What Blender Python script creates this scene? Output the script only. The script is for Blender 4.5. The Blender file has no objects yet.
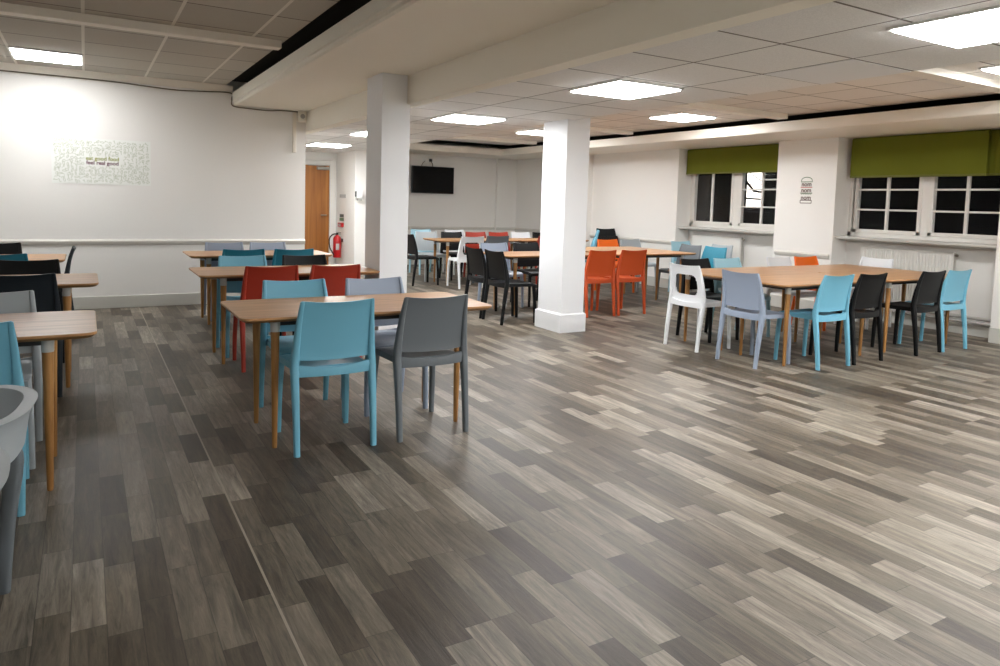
import bpy, bmesh, math, random
from mathutils import Vector, Matrix
random.seed(7)
PI = math.pi
C = bpy.context.scene.collection

# ------------------------------------------------------------------ materials
def srgb(r, g, b):
    f = lambda c: (c/12.92 if c <= 0.04045 else ((c+0.055)/1.055)**2.4)
    return (f(r/255), f(g/255), f(b/255), 1.0)

def new_mat(name):
    m = bpy.data.materials.new(name); m.use_nodes = True
    nt = m.node_tree
    return m, nt, nt.nodes['Principled BSDF']

def N(nt, t, **kw):
    n = nt.nodes.new(t)
    for k, v in kw.items():
        setattr(n, k, v)
    return n

def link(nt, a, b):
    nt.links.new(a, b)

def math_node(nt, op, a, b=None, c=None):
    n = N(nt, 'ShaderNodeMath', operation=op)
    for i, v in enumerate((a, b, c)):
        if v is None: continue
        if isinstance(v, (int, float)): n.inputs[i].default_value = v
        else: link(nt, v, n.inputs[i])
    return n.outputs[0]

def plain(name, col, rough=0.5, bump=0.0, bscale=200, metal=0.0, var=0.0):
    m, nt, p = new_mat(name)
    p.inputs['Base Color'].default_value = col
    p.inputs['Roughness'].default_value = rough
    p.inputs['Metallic'].default_value = metal
    tc = N(nt, 'ShaderNodeTexCoord')
    nz = N(nt, 'ShaderNodeTexNoise'); nz.inputs['Scale'].default_value = bscale; nz.inputs['Detail'].default_value = 3
    link(nt, tc.outputs['Object'], nz.inputs['Vector'])
    if bump:
        b = N(nt, 'ShaderNodeBump'); b.inputs['Strength'].default_value = bump; b.inputs['Distance'].default_value = 0.002
        link(nt, nz.outputs['Fac'], b.inputs['Height']); link(nt, b.outputs['Normal'], p.inputs['Normal'])
    if var:
        nz2 = N(nt, 'ShaderNodeTexNoise'); nz2.inputs['Scale'].default_value = 3
        link(nt, tc.outputs['Object'], nz2.inputs['Vector'])
        mx = N(nt, 'ShaderNodeMix', data_type='RGBA')
        mx.inputs[6].default_value = tuple(c*(1-var) for c in col[:3])+(1,)
        mx.inputs[7].default_value = col
        link(nt, nz2.outputs['Fac'], mx.inputs[0]); link(nt, mx.outputs[2], p.inputs['Base Color'])
    return m

def emit(name, col, s):
    m, nt, p = new_mat(name)
    p.inputs['Base Color'].default_value = col
    p.inputs['Emission Color'].default_value = col
    p.inputs['Emission Strength'].default_value = s
    return m

def floor_mat():
    m, nt, p = new_mat('vinyl_plank_floor')
    tc = N(nt, 'ShaderNodeTexCoord'); sp = N(nt, 'ShaderNodeSeparateXYZ')
    link(nt, tc.outputs['Object'], sp.inputs[0])
    W, L = 0.0975, 0.46
    xs = math_node(nt, 'DIVIDE', math_node(nt, 'SUBTRACT', sp.outputs[0], 0.53), W)
    row = math_node(nt, 'FLOOR', xs)
    fx = math_node(nt, 'FRACT', xs)
    wn = N(nt, 'ShaderNodeTexWhiteNoise', noise_dimensions='1D'); link(nt, row, wn.inputs['W'])
    ys = math_node(nt, 'ADD', math_node(nt, 'DIVIDE', sp.outputs[1], L), math_node(nt, 'MULTIPLY', wn.outputs['Value'], 5.3))
    col = math_node(nt, 'FLOOR', ys); fy = math_node(nt, 'FRACT', ys)
    cv = N(nt, 'ShaderNodeCombineXYZ'); link(nt, row, cv.inputs[0]); link(nt, col, cv.inputs[1])
    w2 = N(nt, 'ShaderNodeTexWhiteNoise', noise_dimensions='2D'); link(nt, cv.outputs[0], w2.inputs['Vector'])
    ramp = N(nt, 'ShaderNodeValToRGB')
    e = ramp.color_ramp.elements
    e[0].position = 0.0; e[0].color = srgb(66, 57, 47)
    e[1].position = 1.0; e[1].color = srgb(138, 129, 116)
    for pos, c in ((0.22, srgb(82, 73, 61)), (0.5, srgb(102, 93, 80)), (0.8, srgb(118, 109, 96))):
        k = e.new(pos); k.color = c
    link(nt, w2.outputs['Value'], ramp.inputs[0])
    # grain: noise stretched along the plank, shifted per plank
    off = N(nt, 'ShaderNodeVectorMath', operation='MULTIPLY_ADD')
    link(nt, w2.outputs['Color'], off.inputs[0]); off.inputs[1].default_value = (17, 17, 17)
    st = N(nt, 'ShaderNodeVectorMath', operation='MULTIPLY'); st.inputs[1].default_value = (1, 0.09, 1)
    link(nt, tc.outputs['Object'], st.inputs[0]); link(nt, st.outputs[0], off.inputs[2])
    g = N(nt, 'ShaderNodeTexNoise'); g.inputs['Scale'].default_value = 48; g.inputs['Detail'].default_value = 9; g.inputs['Roughness'].default_value = 0.75; g.inputs['Distortion'].default_value = 0.7
    link(nt, off.outputs[0], g.inputs['Vector'])
    g2 = N(nt, 'ShaderNodeTexNoise'); g2.inputs['Scale'].default_value = 14; g2.inputs['Detail'].default_value = 3; g2.inputs['Distortion'].default_value = 1.5
    link(nt, off.outputs[0], g2.inputs['Vector'])
    gr = N(nt, 'ShaderNodeMapRange'); gr.inputs[1].default_value = 0.25; gr.inputs[2].default_value = 0.75; gr.inputs[3].default_value = 0.3; gr.inputs[4].default_value = 1.75
    link(nt, g.outputs['Fac'], gr.inputs[0])
    gr2 = N(nt, 'ShaderNodeMapRange'); gr2.inputs[1].default_value = 0.3; gr2.inputs[2].default_value = 0.7; gr2.inputs[3].default_value = 0.76; gr2.inputs[4].default_value = 1.24
    link(nt, g2.outputs['Fac'], gr2.inputs[0])
    fac = math_node(nt, 'MULTIPLY', gr.outputs[0], gr2.outputs[0])
    # grooves
    ex = math_node(nt, 'MINIMUM', fx, math_node(nt, 'SUBTRACT', 1.0, fx))
    ey = math_node(nt, 'MINIMUM', fy, math_node(nt, 'SUBTRACT', 1.0, fy))
    lx = math_node(nt, 'LESS_THAN', ex, 0.015); ly = math_node(nt, 'LESS_THAN', ey, 0.003)
    gv = math_node(nt, 'SUBTRACT', 1.0, math_node(nt, 'MULTIPLY', math_node(nt, 'MAXIMUM', lx, ly), 0.45))
    fac = math_node(nt, 'MULTIPLY', fac, gv)
    sc = N(nt, 'ShaderNodeVectorMath', operation='SCALE')
    link(nt, ramp.outputs[0], sc.inputs[0]); link(nt, fac, sc.inputs['Scale'])
    # the welded seam between two sheets
    dx = math_node(nt, 'ABSOLUTE', math_node(nt, 'SUBTRACT', sp.outputs[0], 0.531))
    seam = math_node(nt, 'LESS_THAN', dx, 0.0042)
    mx = N(nt, 'ShaderNodeMix', data_type='RGBA'); mx.inputs[7].default_value = srgb(168, 158, 142)
    link(nt, math_node(nt, 'MULTIPLY', seam, 0.75), mx.inputs[0]); link(nt, sc.outputs[0], mx.inputs[6])
    link(nt, mx.outputs[2], p.inputs['Base Color'])
    rr = N(nt, 'ShaderNodeMapRange'); rr.inputs[3].default_value = 0.38; rr.inputs[4].default_value = 0.56
    link(nt, g.outputs['Fac'], rr.inputs[0]); link(nt, rr.outputs[0], p.inputs['Roughness'])
    p.inputs['Specular IOR Level'].default_value = 0.5
    b = N(nt, 'ShaderNodeBump'); b.inputs['Strength'].default_value = 0.25; b.inputs['Distance'].default_value = 0.002
    link(nt, fac, b.inputs['Height']); link(nt, b.outputs['Normal'], p.inputs['Normal'])
    return m

def tile_mat(name, col, ox, oy, px, py, wx, wy, linex, liney):
    """mineral-fibre tiles; lines at constant x (width wx, colour linex) and constant y"""
    m, nt, p = new_mat(name)
    p.inputs['Roughness'].default_value = 0.9
    tc = N(nt, 'ShaderNodeTexCoord'); sp = N(nt, 'ShaderNodeSeparateXYZ'); link(nt, tc.outputs['Object'], sp.inputs[0])
    u = math_node(nt, 'DIVIDE', math_node(nt, 'SUBTRACT', sp.outputs[0], ox), px)
    v = math_node(nt, 'DIVIDE', math_node(nt, 'SUBTRACT', sp.outputs[1], oy), py)
    du = math_node(nt, 'ABSOLUTE', math_node(nt, 'SUBTRACT', math_node(nt, 'FRACT', math_node(nt, 'ADD', u, 0.5)), 0.5))
    dv = math_node(nt, 'ABSOLUTE', math_node(nt, 'SUBTRACT', math_node(nt, 'FRACT', math_node(nt, 'ADD', v, 0.5)), 0.5))
    lu = math_node(nt, 'LESS_THAN', du, wx/px/2); lv = math_node(nt, 'LESS_THAN', dv, wy/py/2)
    cu = math_node(nt, 'FLOOR', u); cw = math_node(nt, 'FLOOR', v)
    cv = N(nt, 'ShaderNodeCombineXYZ'); link(nt, cu, cv.inputs[0]); link(nt, cw, cv.inputs[1])
    wn = N(nt, 'ShaderNodeTexWhiteNoise', noise_dimensions='2D'); link(nt, cv.outputs[0], wn.inputs['Vector'])
    nz = N(nt, 'ShaderNodeTexNoise'); nz.inputs['Scale'].default_value = 160; nz.inputs['Detail'].default_value = 2
    link(nt, tc.outputs['Object'], nz.inputs['Vector'])
    f1 = N(nt, 'ShaderNodeMapRange'); f1.inputs[3].default_value = 0.90; f1.inputs[4].default_value = 1.04; link(nt, wn.outputs['Value'], f1.inputs[0])
    f2 = N(nt, 'ShaderNodeMapRange'); f2.inputs[1].default_value = 0.3; f2.inputs[2].default_value = 0.7; f2.inputs[3].default_value = 0.9; f2.inputs[4].default_value = 1.06; link(nt, nz.outputs['Fac'], f2.inputs[0])
    sc = N(nt, 'ShaderNodeVectorMath', operation='SCALE'); sc.inputs[0].default_value = col[:3]
    link(nt, math_node(nt, 'MULTIPLY', f1.outputs[0], f2.outputs[0]), sc.inputs['Scale'])
    m1 = N(nt, 'ShaderNodeMix', data_type='RGBA'); m1.inputs[7].default_value = liney
    link(nt, lv, m1.inputs[0]); link(nt, sc.outputs[0], m1.inputs[6])
    m2 = N(nt, 'ShaderNodeMix', data_type='RGBA'); m2.inputs[7].default_value = linex
    link(nt, lu, m2.inputs[0]); link(nt, m1.outputs[2], m2.inputs[6])
    link(nt, m2.outputs[2], p.inputs['Base Color'])
    b = N(nt, 'ShaderNodeBump'); b.inputs['Strength'].default_value = 0.3; b.inputs['Distance'].default_value = 0.003
    link(nt, nz.outputs['Fac'], b.inputs['Height']); link(nt, b.outputs['Normal'], p.inputs['Normal'])
    return m

def wood_mat(name, c1, c2, rough, stretch=(0.07, 1, 1), scale=26):
    m, nt, p = new_mat(name)
    tc = N(nt, 'ShaderNodeTexCoord')
    st = N(nt, 'ShaderNodeVectorMath', operation='MULTIPLY'); st.inputs[1].default_value = stretch
    link(nt, tc.outputs['Object'], st.inputs[0])
    g = N(nt, 'ShaderNodeTexNoise'); g.inputs['Scale'].default_value = scale; g.inputs['Detail'].default_value = 6; g.inputs['Distortion'].default_value = 0.8
    link(nt, st.outputs[0], g.inputs['Vector'])
    r = N(nt, 'ShaderNodeValToRGB'); r.color_ramp.elements[0].position = 0.3; r.color_ramp.elements[1].position = 0.72
    r.color_ramp.elements[0].color = c1; r.color_ramp.elements[1].color = c2
    link(nt, g.outputs['Fac'], r.inputs[0]); link(nt, r.outputs[0], p.inputs['Base Color'])
    p.inputs['Roughness'].default_value = rough
    return m

WALL = srgb(232, 229, 224)
M = {}
M['wall'] = plain('painted_wallpaper', srgb(238, 236, 231), 0.75, 0.35, 90)
M['column'] = plain('white_column_paint', srgb(236, 237, 238), 0.55, 0.15, 60)
M['beam'] = plain('cream_beam_paint', srgb(248, 243, 230), 0.6, 0.1, 40)
M['cream'] = plain('cream_trim_paint', srgb(242, 236, 224), 0.5, 0.1, 40)
M['base'] = plain('baseboard_paint', srgb(205, 204, 196), 0.45, 0.05, 40)
M['dado'] = plain('dado_rail_paint', srgb(214, 211, 203), 0.45)
M['void'] = plain('shaded_ceiling_void', srgb(30, 26, 20), 0.95, 0.2, 20)  # dark colour stands in for the shade inside the ceiling voids
M['floor'] = floor_mat()
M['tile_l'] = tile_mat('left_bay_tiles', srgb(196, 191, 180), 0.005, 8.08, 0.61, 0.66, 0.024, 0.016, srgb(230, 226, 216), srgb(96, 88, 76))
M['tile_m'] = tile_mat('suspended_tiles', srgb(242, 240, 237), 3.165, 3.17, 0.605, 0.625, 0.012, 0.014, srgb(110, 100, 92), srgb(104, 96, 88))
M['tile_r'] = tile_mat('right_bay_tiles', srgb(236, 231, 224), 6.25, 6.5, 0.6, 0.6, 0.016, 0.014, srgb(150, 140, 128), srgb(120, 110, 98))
M['lamp'] = emit('light_diffuser', (0.975, 0.985, 1.0, 1), 16.0)
M['lamp_dim'] = emit('dimmer_light_diffuser', (0.975, 0.985, 1.0, 1), 9.5)
M['alu'] = plain('white_metal_frame', srgb(225, 225, 222), 0.4)
M['top'] = wood_mat('oak_laminate', srgb(170, 122, 76), srgb(204, 156, 106), 0.32)
M['edge'] = wood_mat('plywood_edge', srgb(120, 84, 48), srgb(158, 116, 70), 0.5)
M['legwood'] = wood_mat('oak_leg', srgb(146, 100, 50), srgb(188, 138, 78), 0.45, (1, 1, 0.07), 40)
M['collar'] = plain('pale_grey_collar', srgb(196, 196, 192), 0.4)
M['steel'] = plain('dark_steel_frame', srgb(38, 36, 36), 0.45)
M['door'] = wood_mat('oak_door_veneer', srgb(138, 82, 28), srgb(176, 114, 48), 0.4, (1, 1, 0.06), 12)
M['black'] = plain('black_plastic', srgb(22, 23, 26), 0.42, 0.1, 300)
CH = {
 'blue': plain('sky_blue_plastic', srgb(112, 178, 202), 0.42, 0.12, 350),
 'teal': plain('teal_plastic', srgb(40, 130, 154), 0.42, 0.12, 350),
 'pale': plain('pale_blue_plastic', srgb(158, 200, 214), 0.42, 0.12, 350),
 'slate': plain('slate_grey_plastic', srgb(102, 109, 114), 0.42, 0.12, 350),
 'bluegrey': plain('blue_grey_plastic', srgb(146, 158, 176), 0.42, 0.12, 350),
 'grey': plain('light_grey_plastic', srgb(170, 178, 182), 0.42, 0.12, 350),
 'black': plain('black_chair_plastic', srgb(10, 11, 13), 0.5, 0.12, 350),
 'dark': plain('charcoal_plastic', srgb(34, 41, 47), 0.5, 0.12, 350),
 'red': plain('brick_red_plastic', srgb(158, 44, 22), 0.42, 0.12, 350),
 'rust': plain('burnt_orange_plastic', srgb(204, 82, 34), 0.42, 0.12, 350),
 'orange': plain('bright_orange_plastic', srgb(240, 110, 24), 0.42, 0.12, 350),
 'white': plain('white_plastic', srgb(226, 228, 230), 0.42, 0.12, 350),
}
for _k, _v in (('black', 0.25), ('dark', 0.3)):
    CH[_k].node_tree.nodes['Principled BSDF'].inputs['Specular IOR Level'].default_value = _v
M['blind'] = plain('olive_blind_fabric', srgb(102, 107, 8), 0.9, 0.5, 500, var=0.12)
M['blindbar'] = plain('olive_blind_bar', srgb(96, 98, 24), 0.6)
M['win'] = plain('window_frame_paint', srgb(226, 224, 218), 0.35)
M['sill'] = plain('sill_paint', srgb(206, 204, 198), 0.4)
M['rad'] = plain('radiator_enamel', srgb(226, 224, 217), 0.35)
M['radside'] = plain('radiator_side_grille', srgb(172, 168, 160), 0.45)
M['chrome'] = plain('brushed_metal', srgb(170, 166, 158), 0.3, metal=1.0)
M['pipe'] = plain('painted_pipe', srgb(178, 176, 170), 0.4)
M['screen'] = plain('tv_screen', srgb(3, 3, 4), 0.25)
M['screen'].node_tree.nodes['Principled BSDF'].inputs['Specular IOR Level'].default_value = 0.15
M['bezel'] = plain('tv_bezel', srgb(14, 14, 15), 0.35)
M['redmetal'] = plain('extinguisher_red', srgb(176, 18, 22), 0.3)
M['poster'] = plain('poster_print', srgb(240, 242, 236), 0.55)
M['doodle'] = plain('grey_green_print', srgb(186, 192, 170), 0.6)
M['ogreen'] = plain('olive_print', srgb(150, 158, 70), 0.6)
M['maroon'] = plain('maroon_print', srgb(96, 36, 60), 0.6)
M['brownp'] = plain('brown_print', srgb(84, 50, 40), 0.6)
M['redp'] = plain('red_print', srgb(196, 72, 60), 0.6)
M['greenp'] = plain('green_print', srgb(104, 130, 100), 0.6)
M['greysign'] = plain('grey_sign', srgb(176, 176, 172), 0.5)
M['darksign'] = plain('dark_sign', srgb(60, 66, 66), 0.5)
M['white'] = plain('white_box_plastic', srgb(238, 238, 236), 0.4)
M['cable'] = plain('dark_cable', srgb(104, 95, 80), 0.6)
M['ext'] = plain('night_brick', srgb(12, 11, 11), 0.95)
M['added_glow'] = emit('added_panel_glow', (1.0, 0.94, 0.86, 1), 0.95)  # emission of the added panel behind the left window

def glass_mat():
    m, nt, p = new_mat('window_glass')
    out = nt.nodes['Material Output']
    tr = N(nt, 'ShaderNodeBsdfTransparent'); gl = N(nt, 'ShaderNodeBsdfGlossy'); gl.inputs['Roughness'].default_value = 0.03
    fr = N(nt, 'ShaderNodeFresnel'); fr.inputs['IOR'].default_value = 1.45
    mx = N(nt, 'ShaderNodeMixShader')
    link(nt, math_node(nt, 'MULTIPLY', fr.outputs[0], 0.09), mx.inputs[0]); link(nt, tr.outputs[0], mx.inputs[1]); link(nt, gl.outputs[0], mx.inputs[2])
    link(nt, mx.outputs[0], out.inputs['Surface'])
    return m
M['glass'] = glass_mat()

# ------------------------------------------------------------------ mesh helpers
def bx(bm, x0, x1, y0, y1, z0, z1, bevel=0.0, seg=2):
    r = bmesh.ops.create_cube(bm, size=1.0)
    vs = r['verts']
    for v in vs:
        v.co = Vector(((x0+x1)/2+v.co.x*(x1-x0), (y0+y1)/2+v.co.y*(y1-y0), (z0+z1)/2+v.co.z*(z1-z0)))
    if bevel:
        es = list({e for v in vs for e in v.link_edges})
        bmesh.ops.bevel(bm, geom=es, offset=bevel, segments=seg, affect='EDGES', profile=0.5)
    return bm

def nb(): return bmesh.new()

def box(x0, x1, y0, y1, z0, z1, bevel=0.0):
    return bx(nb(), x0, x1, y0, y1, z0, z1, bevel)

def ring_loft(bm, rings, cap=True):
    vr = [[bm.verts.new(p) for p in r] for r in rings]
    n = len(vr[0])
    for a, b in zip(vr, vr[1:]):
        for i in range(n):
            j = (i+1) % n
            bm.faces.new((a[i], a[j], b[j], b[i]))
    if cap:
        bm.faces.new(list(reversed(vr[0]))); bm.faces.new(vr[-1])
    return bm

def rrect(cx, cy, hx, hy, r, k=3):
    """rounded rectangle outline in 2D"""
    pts = []
    r = min(r, hx, hy)
    for sx, sy, a0 in ((1, 1, 0), (-1, 1, PI/2), (-1, -1, PI), (1, -1, 1.5*PI)):
        for i in range(k+1):
            a = a0+i*(PI/2)/k
            pts.append((cx+sx*(hx-r)+r*math.cos(a), cy+sy*(hy-r)+r*math.sin(a)))
    return pts

def tube(bm, pts, rad, n=10):
    """round tube along a polyline; rad a number or list"""
    pts = [Vector(p) for p in pts]
    rings = []
    up = Vector((0, 0, 1))
    for i, p in enumerate(pts):
        d = (pts[min(i+1, len(pts)-1)]-pts[max(i-1, 0)]).normalized()
        a = d.cross(up)
        if a.length < 0.05: a = d.cross(Vector((0, 1, 0)))
        a.normalize(); b = a.cross(d).normalized()
        r = rad[i] if isinstance(rad, (list, tuple)) else rad
        rings.append([p+a*(r*math.cos(2*PI*k/n))+b*(r*math.sin(2*PI*k/n)) for k in range(n)])
    return ring_loft(bm, rings)

def smooth_path(pts, m=4):
    """Catmull-Rom through tuples of any length"""
    out = []
    P = [pts[0]]+list(pts)+[pts[-1]]
    for i in range(1, len(P)-2):
        for k in range(m):
            t = k/m
            out.append(tuple(0.5*((2*b)+(c-a)*t+(2*a-5*b+4*c-d)*t*t+(3*b-a-3*c+d)*t**3)
                             for a, b, c, d in zip(P[i-1], P[i], P[i+1], P[i+2])))
    out.append(tuple(pts[-1]))
    return out

def obj(name, bm, mat, parent=None, smooth=False):
    bmesh.ops.recalc_face_normals(bm, faces=bm.faces[:])
    me = bpy.data.meshes.new(name); bm.to_mesh(me); bm.free()
    me.materials.append(mat)
    if smooth:
        for p in me.polygons: p.use_smooth = True
        me.set_sharp_from_angle(angle=math.radians(42))
    o = bpy.data.objects.new(name, me); C.objects.link(o)
    if parent: o.parent = parent
    return o

def thing(name, label, cat, loc=(0, 0, 0), rz=0, group=None):
    o = bpy.data.objects.new(name, None); C.objects.link(o)
    o.location = loc; o.rotation_euler = (0, 0, rz); o.empty_display_size = 0.1
    o['label'] = label; o['category'] = cat
    if group: o['group'] = group
    return o

def tag(o, label, cat, group=None):
    o['label'] = label; o['category'] = cat
    if group: o['group'] = group
    return o

def struct(name, bm, mat, parent=None):
    o = obj(name, bm, mat, parent)
    if parent is None: o['kind'] = 'structure'
    return o

def dup(root, loc, rz, label, group=None):
    r = root.copy(); C.objects.link(r); r.location = loc; r.rotation_euler = (0, 0, rz)
    r['label'] = label
    if group: r['group'] = group
    for ch in list(root.children):
        c = ch.copy(); C.objects.link(c); c.parent = r
        for g in ch.children:
            d = g.copy(); C.objects.link(d); d.parent = c
    return r

def text_obj(name, s, mat, parent, size, origin, xdir, zdir, bold=0.0, depth=0.0015):
    cu = bpy.data.curves.new(name, 'FONT'); cu.body = s; cu.size = size; cu.align_x = 'CENTER'; cu.align_y = 'CENTER'
    cu.offset = bold; cu.extrude = depth
    t = bpy.data.objects.new(name+'_curve', cu); C.objects.link(t)
    bpy.context.view_layer.update()
    me = bpy.data.meshes.new_from_object(t.evaluated_get(bpy.context.evaluated_depsgraph_get()))
    bpy.data.objects.remove(t); bpy.data.curves.remove(cu)
    x = Vector(xdir); z = Vector(zdir); y = x.cross(z)*-1   # text plane x,z ; normal = x cross z
    n = x.cross(z)
    for v in me.vertices:
        v.co = Vector(origin)+x*v.co.x+z*v.co.y+n*v.co.z
    me.name = name; me.materials.clear(); me.materials.append(mat)
    o = bpy.data.objects.new(name, me); C.objects.link(o); o.parent = parent
    return o

# ------------------------------------------------------------------ room shell
YN = -2.6          # rear of the room, behind the photographer
struct('floor', box(-4.2, 9.0, YN-0.2, 14.0, -0.08, 0.0), M['floor'])
struct('wall_left', box(-4.2, -4.0, YN-0.2, 9.24, 0, 2.9), M['wall'])
struct('wall_rear', box(-4.0, 9.0, YN-0.2, YN, 0, 2.9), M['wall'])
struct('wall_back', box(-4.2, 2.47, 9.24, 9.44, 0, 2.9), M['wall'])
struct('wall_passage', box(2.27, 2.47, 9.44, 13.7, 0, 2.3), M['wall'])
struct('wall_far', box(2.27, 9.0, 13.7, 13.9, 0, 2.9), M['wall'])
struct('wall_partition', box(4.28, 5.2, 12.6, 13.7, 0, 2.3), M['wall'])
struct('wall_far_pilaster', box(7.87, 8.37, 13.62, 13.7, 0, 2.3), M['wall'])
# window wall: outer skin with two openings, inner piers and the breast below the sills
wb = nb()
ZS, ZH = 1.03, 2.30
W1, W2 = (6.68, 8.6), (3.85, 5.77)
for y0, y1 in ((YN, W2[0]), (W2[1], W1[0]), (W1[1], 13.7)):
    bx(wb, 8.37, 8.82, y0, y1, 0, 2.9)
for y0, y1 in (W1, W2):
    bx(wb, 8.66, 8.82, y0, y1, 0, ZS)
    bx(wb, 8.66, 8.82, y0, y1, 2.26, 2.9)
struct('wall_window', wb, M['wall'])
struct('wall_window_pilaster', box(8.27, 8.37, 10.86, 11.5, 0, 2.3), M['wall'])
# ceilings
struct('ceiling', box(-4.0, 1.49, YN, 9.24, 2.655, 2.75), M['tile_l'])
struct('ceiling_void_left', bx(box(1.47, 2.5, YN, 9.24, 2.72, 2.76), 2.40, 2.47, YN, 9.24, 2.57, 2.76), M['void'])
mid = nb()
bx(mid, 2.60, 4.37, YN, 13.7, 2.21, 2.26)
struct('ceiling_middle', mid, M['tile_m'])
struct('ceiling_right', box(4.37, 7.47, YN, 12.45, 2.50, 2.56), M['tile_r'])
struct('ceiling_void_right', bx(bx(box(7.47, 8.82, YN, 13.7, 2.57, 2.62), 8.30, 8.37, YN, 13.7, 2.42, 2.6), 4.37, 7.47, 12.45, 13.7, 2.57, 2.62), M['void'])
struct('ceiling_upstand', box(4.33, 4.37, YN, 13.7, 2.26, 2.6), M['beam'])
# soffit of the left bay: slab with a small chamfered lip on its free edge
sof = nb()
prof = [(1.60, 2.43), (1.585, 2.445), (1.585, 2.47), (1.57, 2.478), (1.565, 2.575), (2.47, 2.575), (2.47, 2.43)]
ring_loft(sof, [[(x, y, z) for x, z in prof] for y in (YN, 9.24)])
struct('trim_1', sof, M['beam'])
struct('trim_2', bx(box(2.47, 2.60, YN, 9.24, 2.18, 2.66), 2.47, 2.60, 9.24, 13.7, 2.18, 2.66), M['beam'])
# bulkhead over the windows and its return along the far wall
b3 = nb()
ring_loft(b3, [[(x, y, z) for x, z in ((7.39, 2.30), (7.38, 2.31), (7.38, 2.425), (8.37, 2.425), (8.37, 2.30))] for y in (YN, 12.6)])
struct('trim_3', b3, M['cream'])
struct('trim_4', box(4.37, 8.37, 12.6, 13.7, 2.30, 2.425), M['cream'])
struct('trim_12', box(8.37, 8.66, YN, 13.7, 2.30, 2.425), M['cream'])
# cornice on the back wall, ceiling joists
cor = nb()
ring_loft(cor, [[(x, y, z) for y, z in ((9.24, 2.58), (9.215, 2.585), (9.20, 2.61), (9.17, 2.64), (9.165, 2.655), (9.24, 2.655))] for x in (-4.0, 1.57)])
struct('trim_5', cor, M['cream'])
struct('trim_6', box(-4.0, 1.46, 6.24, 6.36, 2.59, 2.655, 0.004), M['cream'])
struct('trim_7', box(-4.0, 1.46, 2.3, 2.42, 2.59, 2.655, 0.004), M['cream'])
for i, (ya, yb) in enumerate(((5.72, 5.86), (3.2, 3.34), (8.5, 8.64), (11.2, 11.34))):
    struct('trim_%d' % (8+i), box(4.40, 7.30, ya, yb, 2.44, 2.50, 0.004), M['cream'])
# dado rails and baseboards
def rail_x(name, x0, x1, y, z=0.76):
    b = nb(); ring_loft(b, [[(x, yy, zz) for yy, zz in ((y, z-0.035), (y-0.012, z-0.03), (y-0.022, z-0.012), (y-0.028, z+0.012), (y-0.012, z+0.03), (y, z+0.035))] for x in (x0, x1)])
    struct(name, b, M['dado'])
def rail_y(name, y0, y1, x, z=0.76):
    b = nb(); ring_loft(b, [[(xx, y, zz) for xx, zz in ((x, z-0.035), (x-0.012, z-0.03), (x-0.022, z-0.012), (x-0.028, z+0.012), (x-0.012, z+0.03), (x, z+0.035))] for y in (y0, y1)])
    struct(name, b, M['dado'])
rail_x('trim_13', -4.0, 2.47, 9.24)
rail_x('trim_14', 5.2, 7.87, 13.7)
rail_y('trim_15', 5.80, 6.64, 8.37)
rail_y('trim_16', 8.62, 10.86, 8.37)
rail_y('trim_17', 11.5, 13.62, 8.37)
rail_x('trim_18', 7.87, 8.37, 13.62)
def skirt(name, x0, x1, y0, y1, h=0.14):
    struct(name, bx(nb(), x0, x1, y0, y1, 0, h, 0.004), M['base'])
skirt('baseboard_back', -4.0, 2.47, 9.222, 9.24)
skirt('baseboard_far', 5.2, 8.37, 13.60, 13.62)
skirt('baseboard_window_1', 8.635, 8.66, W2[0], W2[1], 0.12)
skirt('baseboard_window_2', 8.635, 8.66, W1[0], W1[1], 0.12)
skirt('baseboard_window_3', 8.345, 8.37, W2[1], W1[0], 0.16)
skirt('baseboard_window_4', 8.345, 8.37, W1[1], 10.86, 0.16)
skirt('baseboard_window_5', 8.345, 8.37, YN, W2[0], 0.16)
# columns
c1 = bx(nb(), 2.235, 2.50, 5.90, 6.28, 0, 2.43, 0.004)
o = struct('column_1', c1, M['column'])
c2 = nb(); bx(c2, 4.285, 4.575, 6.01, 6.45, 0, 2.52, 0.004)
o2 = struct('column_2', c2, M['column'])
pl = nb()
ring_loft(pl, [[(x, y, z) for x, y in rrect(4.43, 6.23, hx, hy, 0.004, 1)] for hx, hy, z in ((0.167, 0.242, 0), (0.167, 0.242, 0.185), (0.150, 0.225, 0.20))])
obj('plinth', pl, M['column'], o2)

# door, frame and closer at the end of the passage
d = struct('door_1', box(3.18, 4.12, 13.655, 13.70, 0, 1.955, 0.002), M['door'])
fr = nb(); bx(fr, 4.125, 4.235, 13.64, 13.70, 0, 2.06, 0.006); bx(fr, 3.08, 4.225, 13.645, 13.70, 1.96, 2.055, 0.006); bx(fr, 3.07, 3.175, 13.64, 13.70, 0, 2.06, 0.006)
obj('door_frame', fr, M['win'], d)
obj('door_closer', bx(box(3.86, 4.10, 13.58, 13.65, 1.87, 1.93, 0.006), 3.7, 4.0, 13.60, 13.62, 1.945, 1.955), M['chrome'], d)
h = nb(); tube(h, [(4.05, 13.65, 1.0), (4.05, 13.60, 1.0), (4.03, 13.595, 1.0), (3.94, 13.595, 1.0)], 0.011, 8)
obj('door_handle', h, M['chrome'], d, True)

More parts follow.
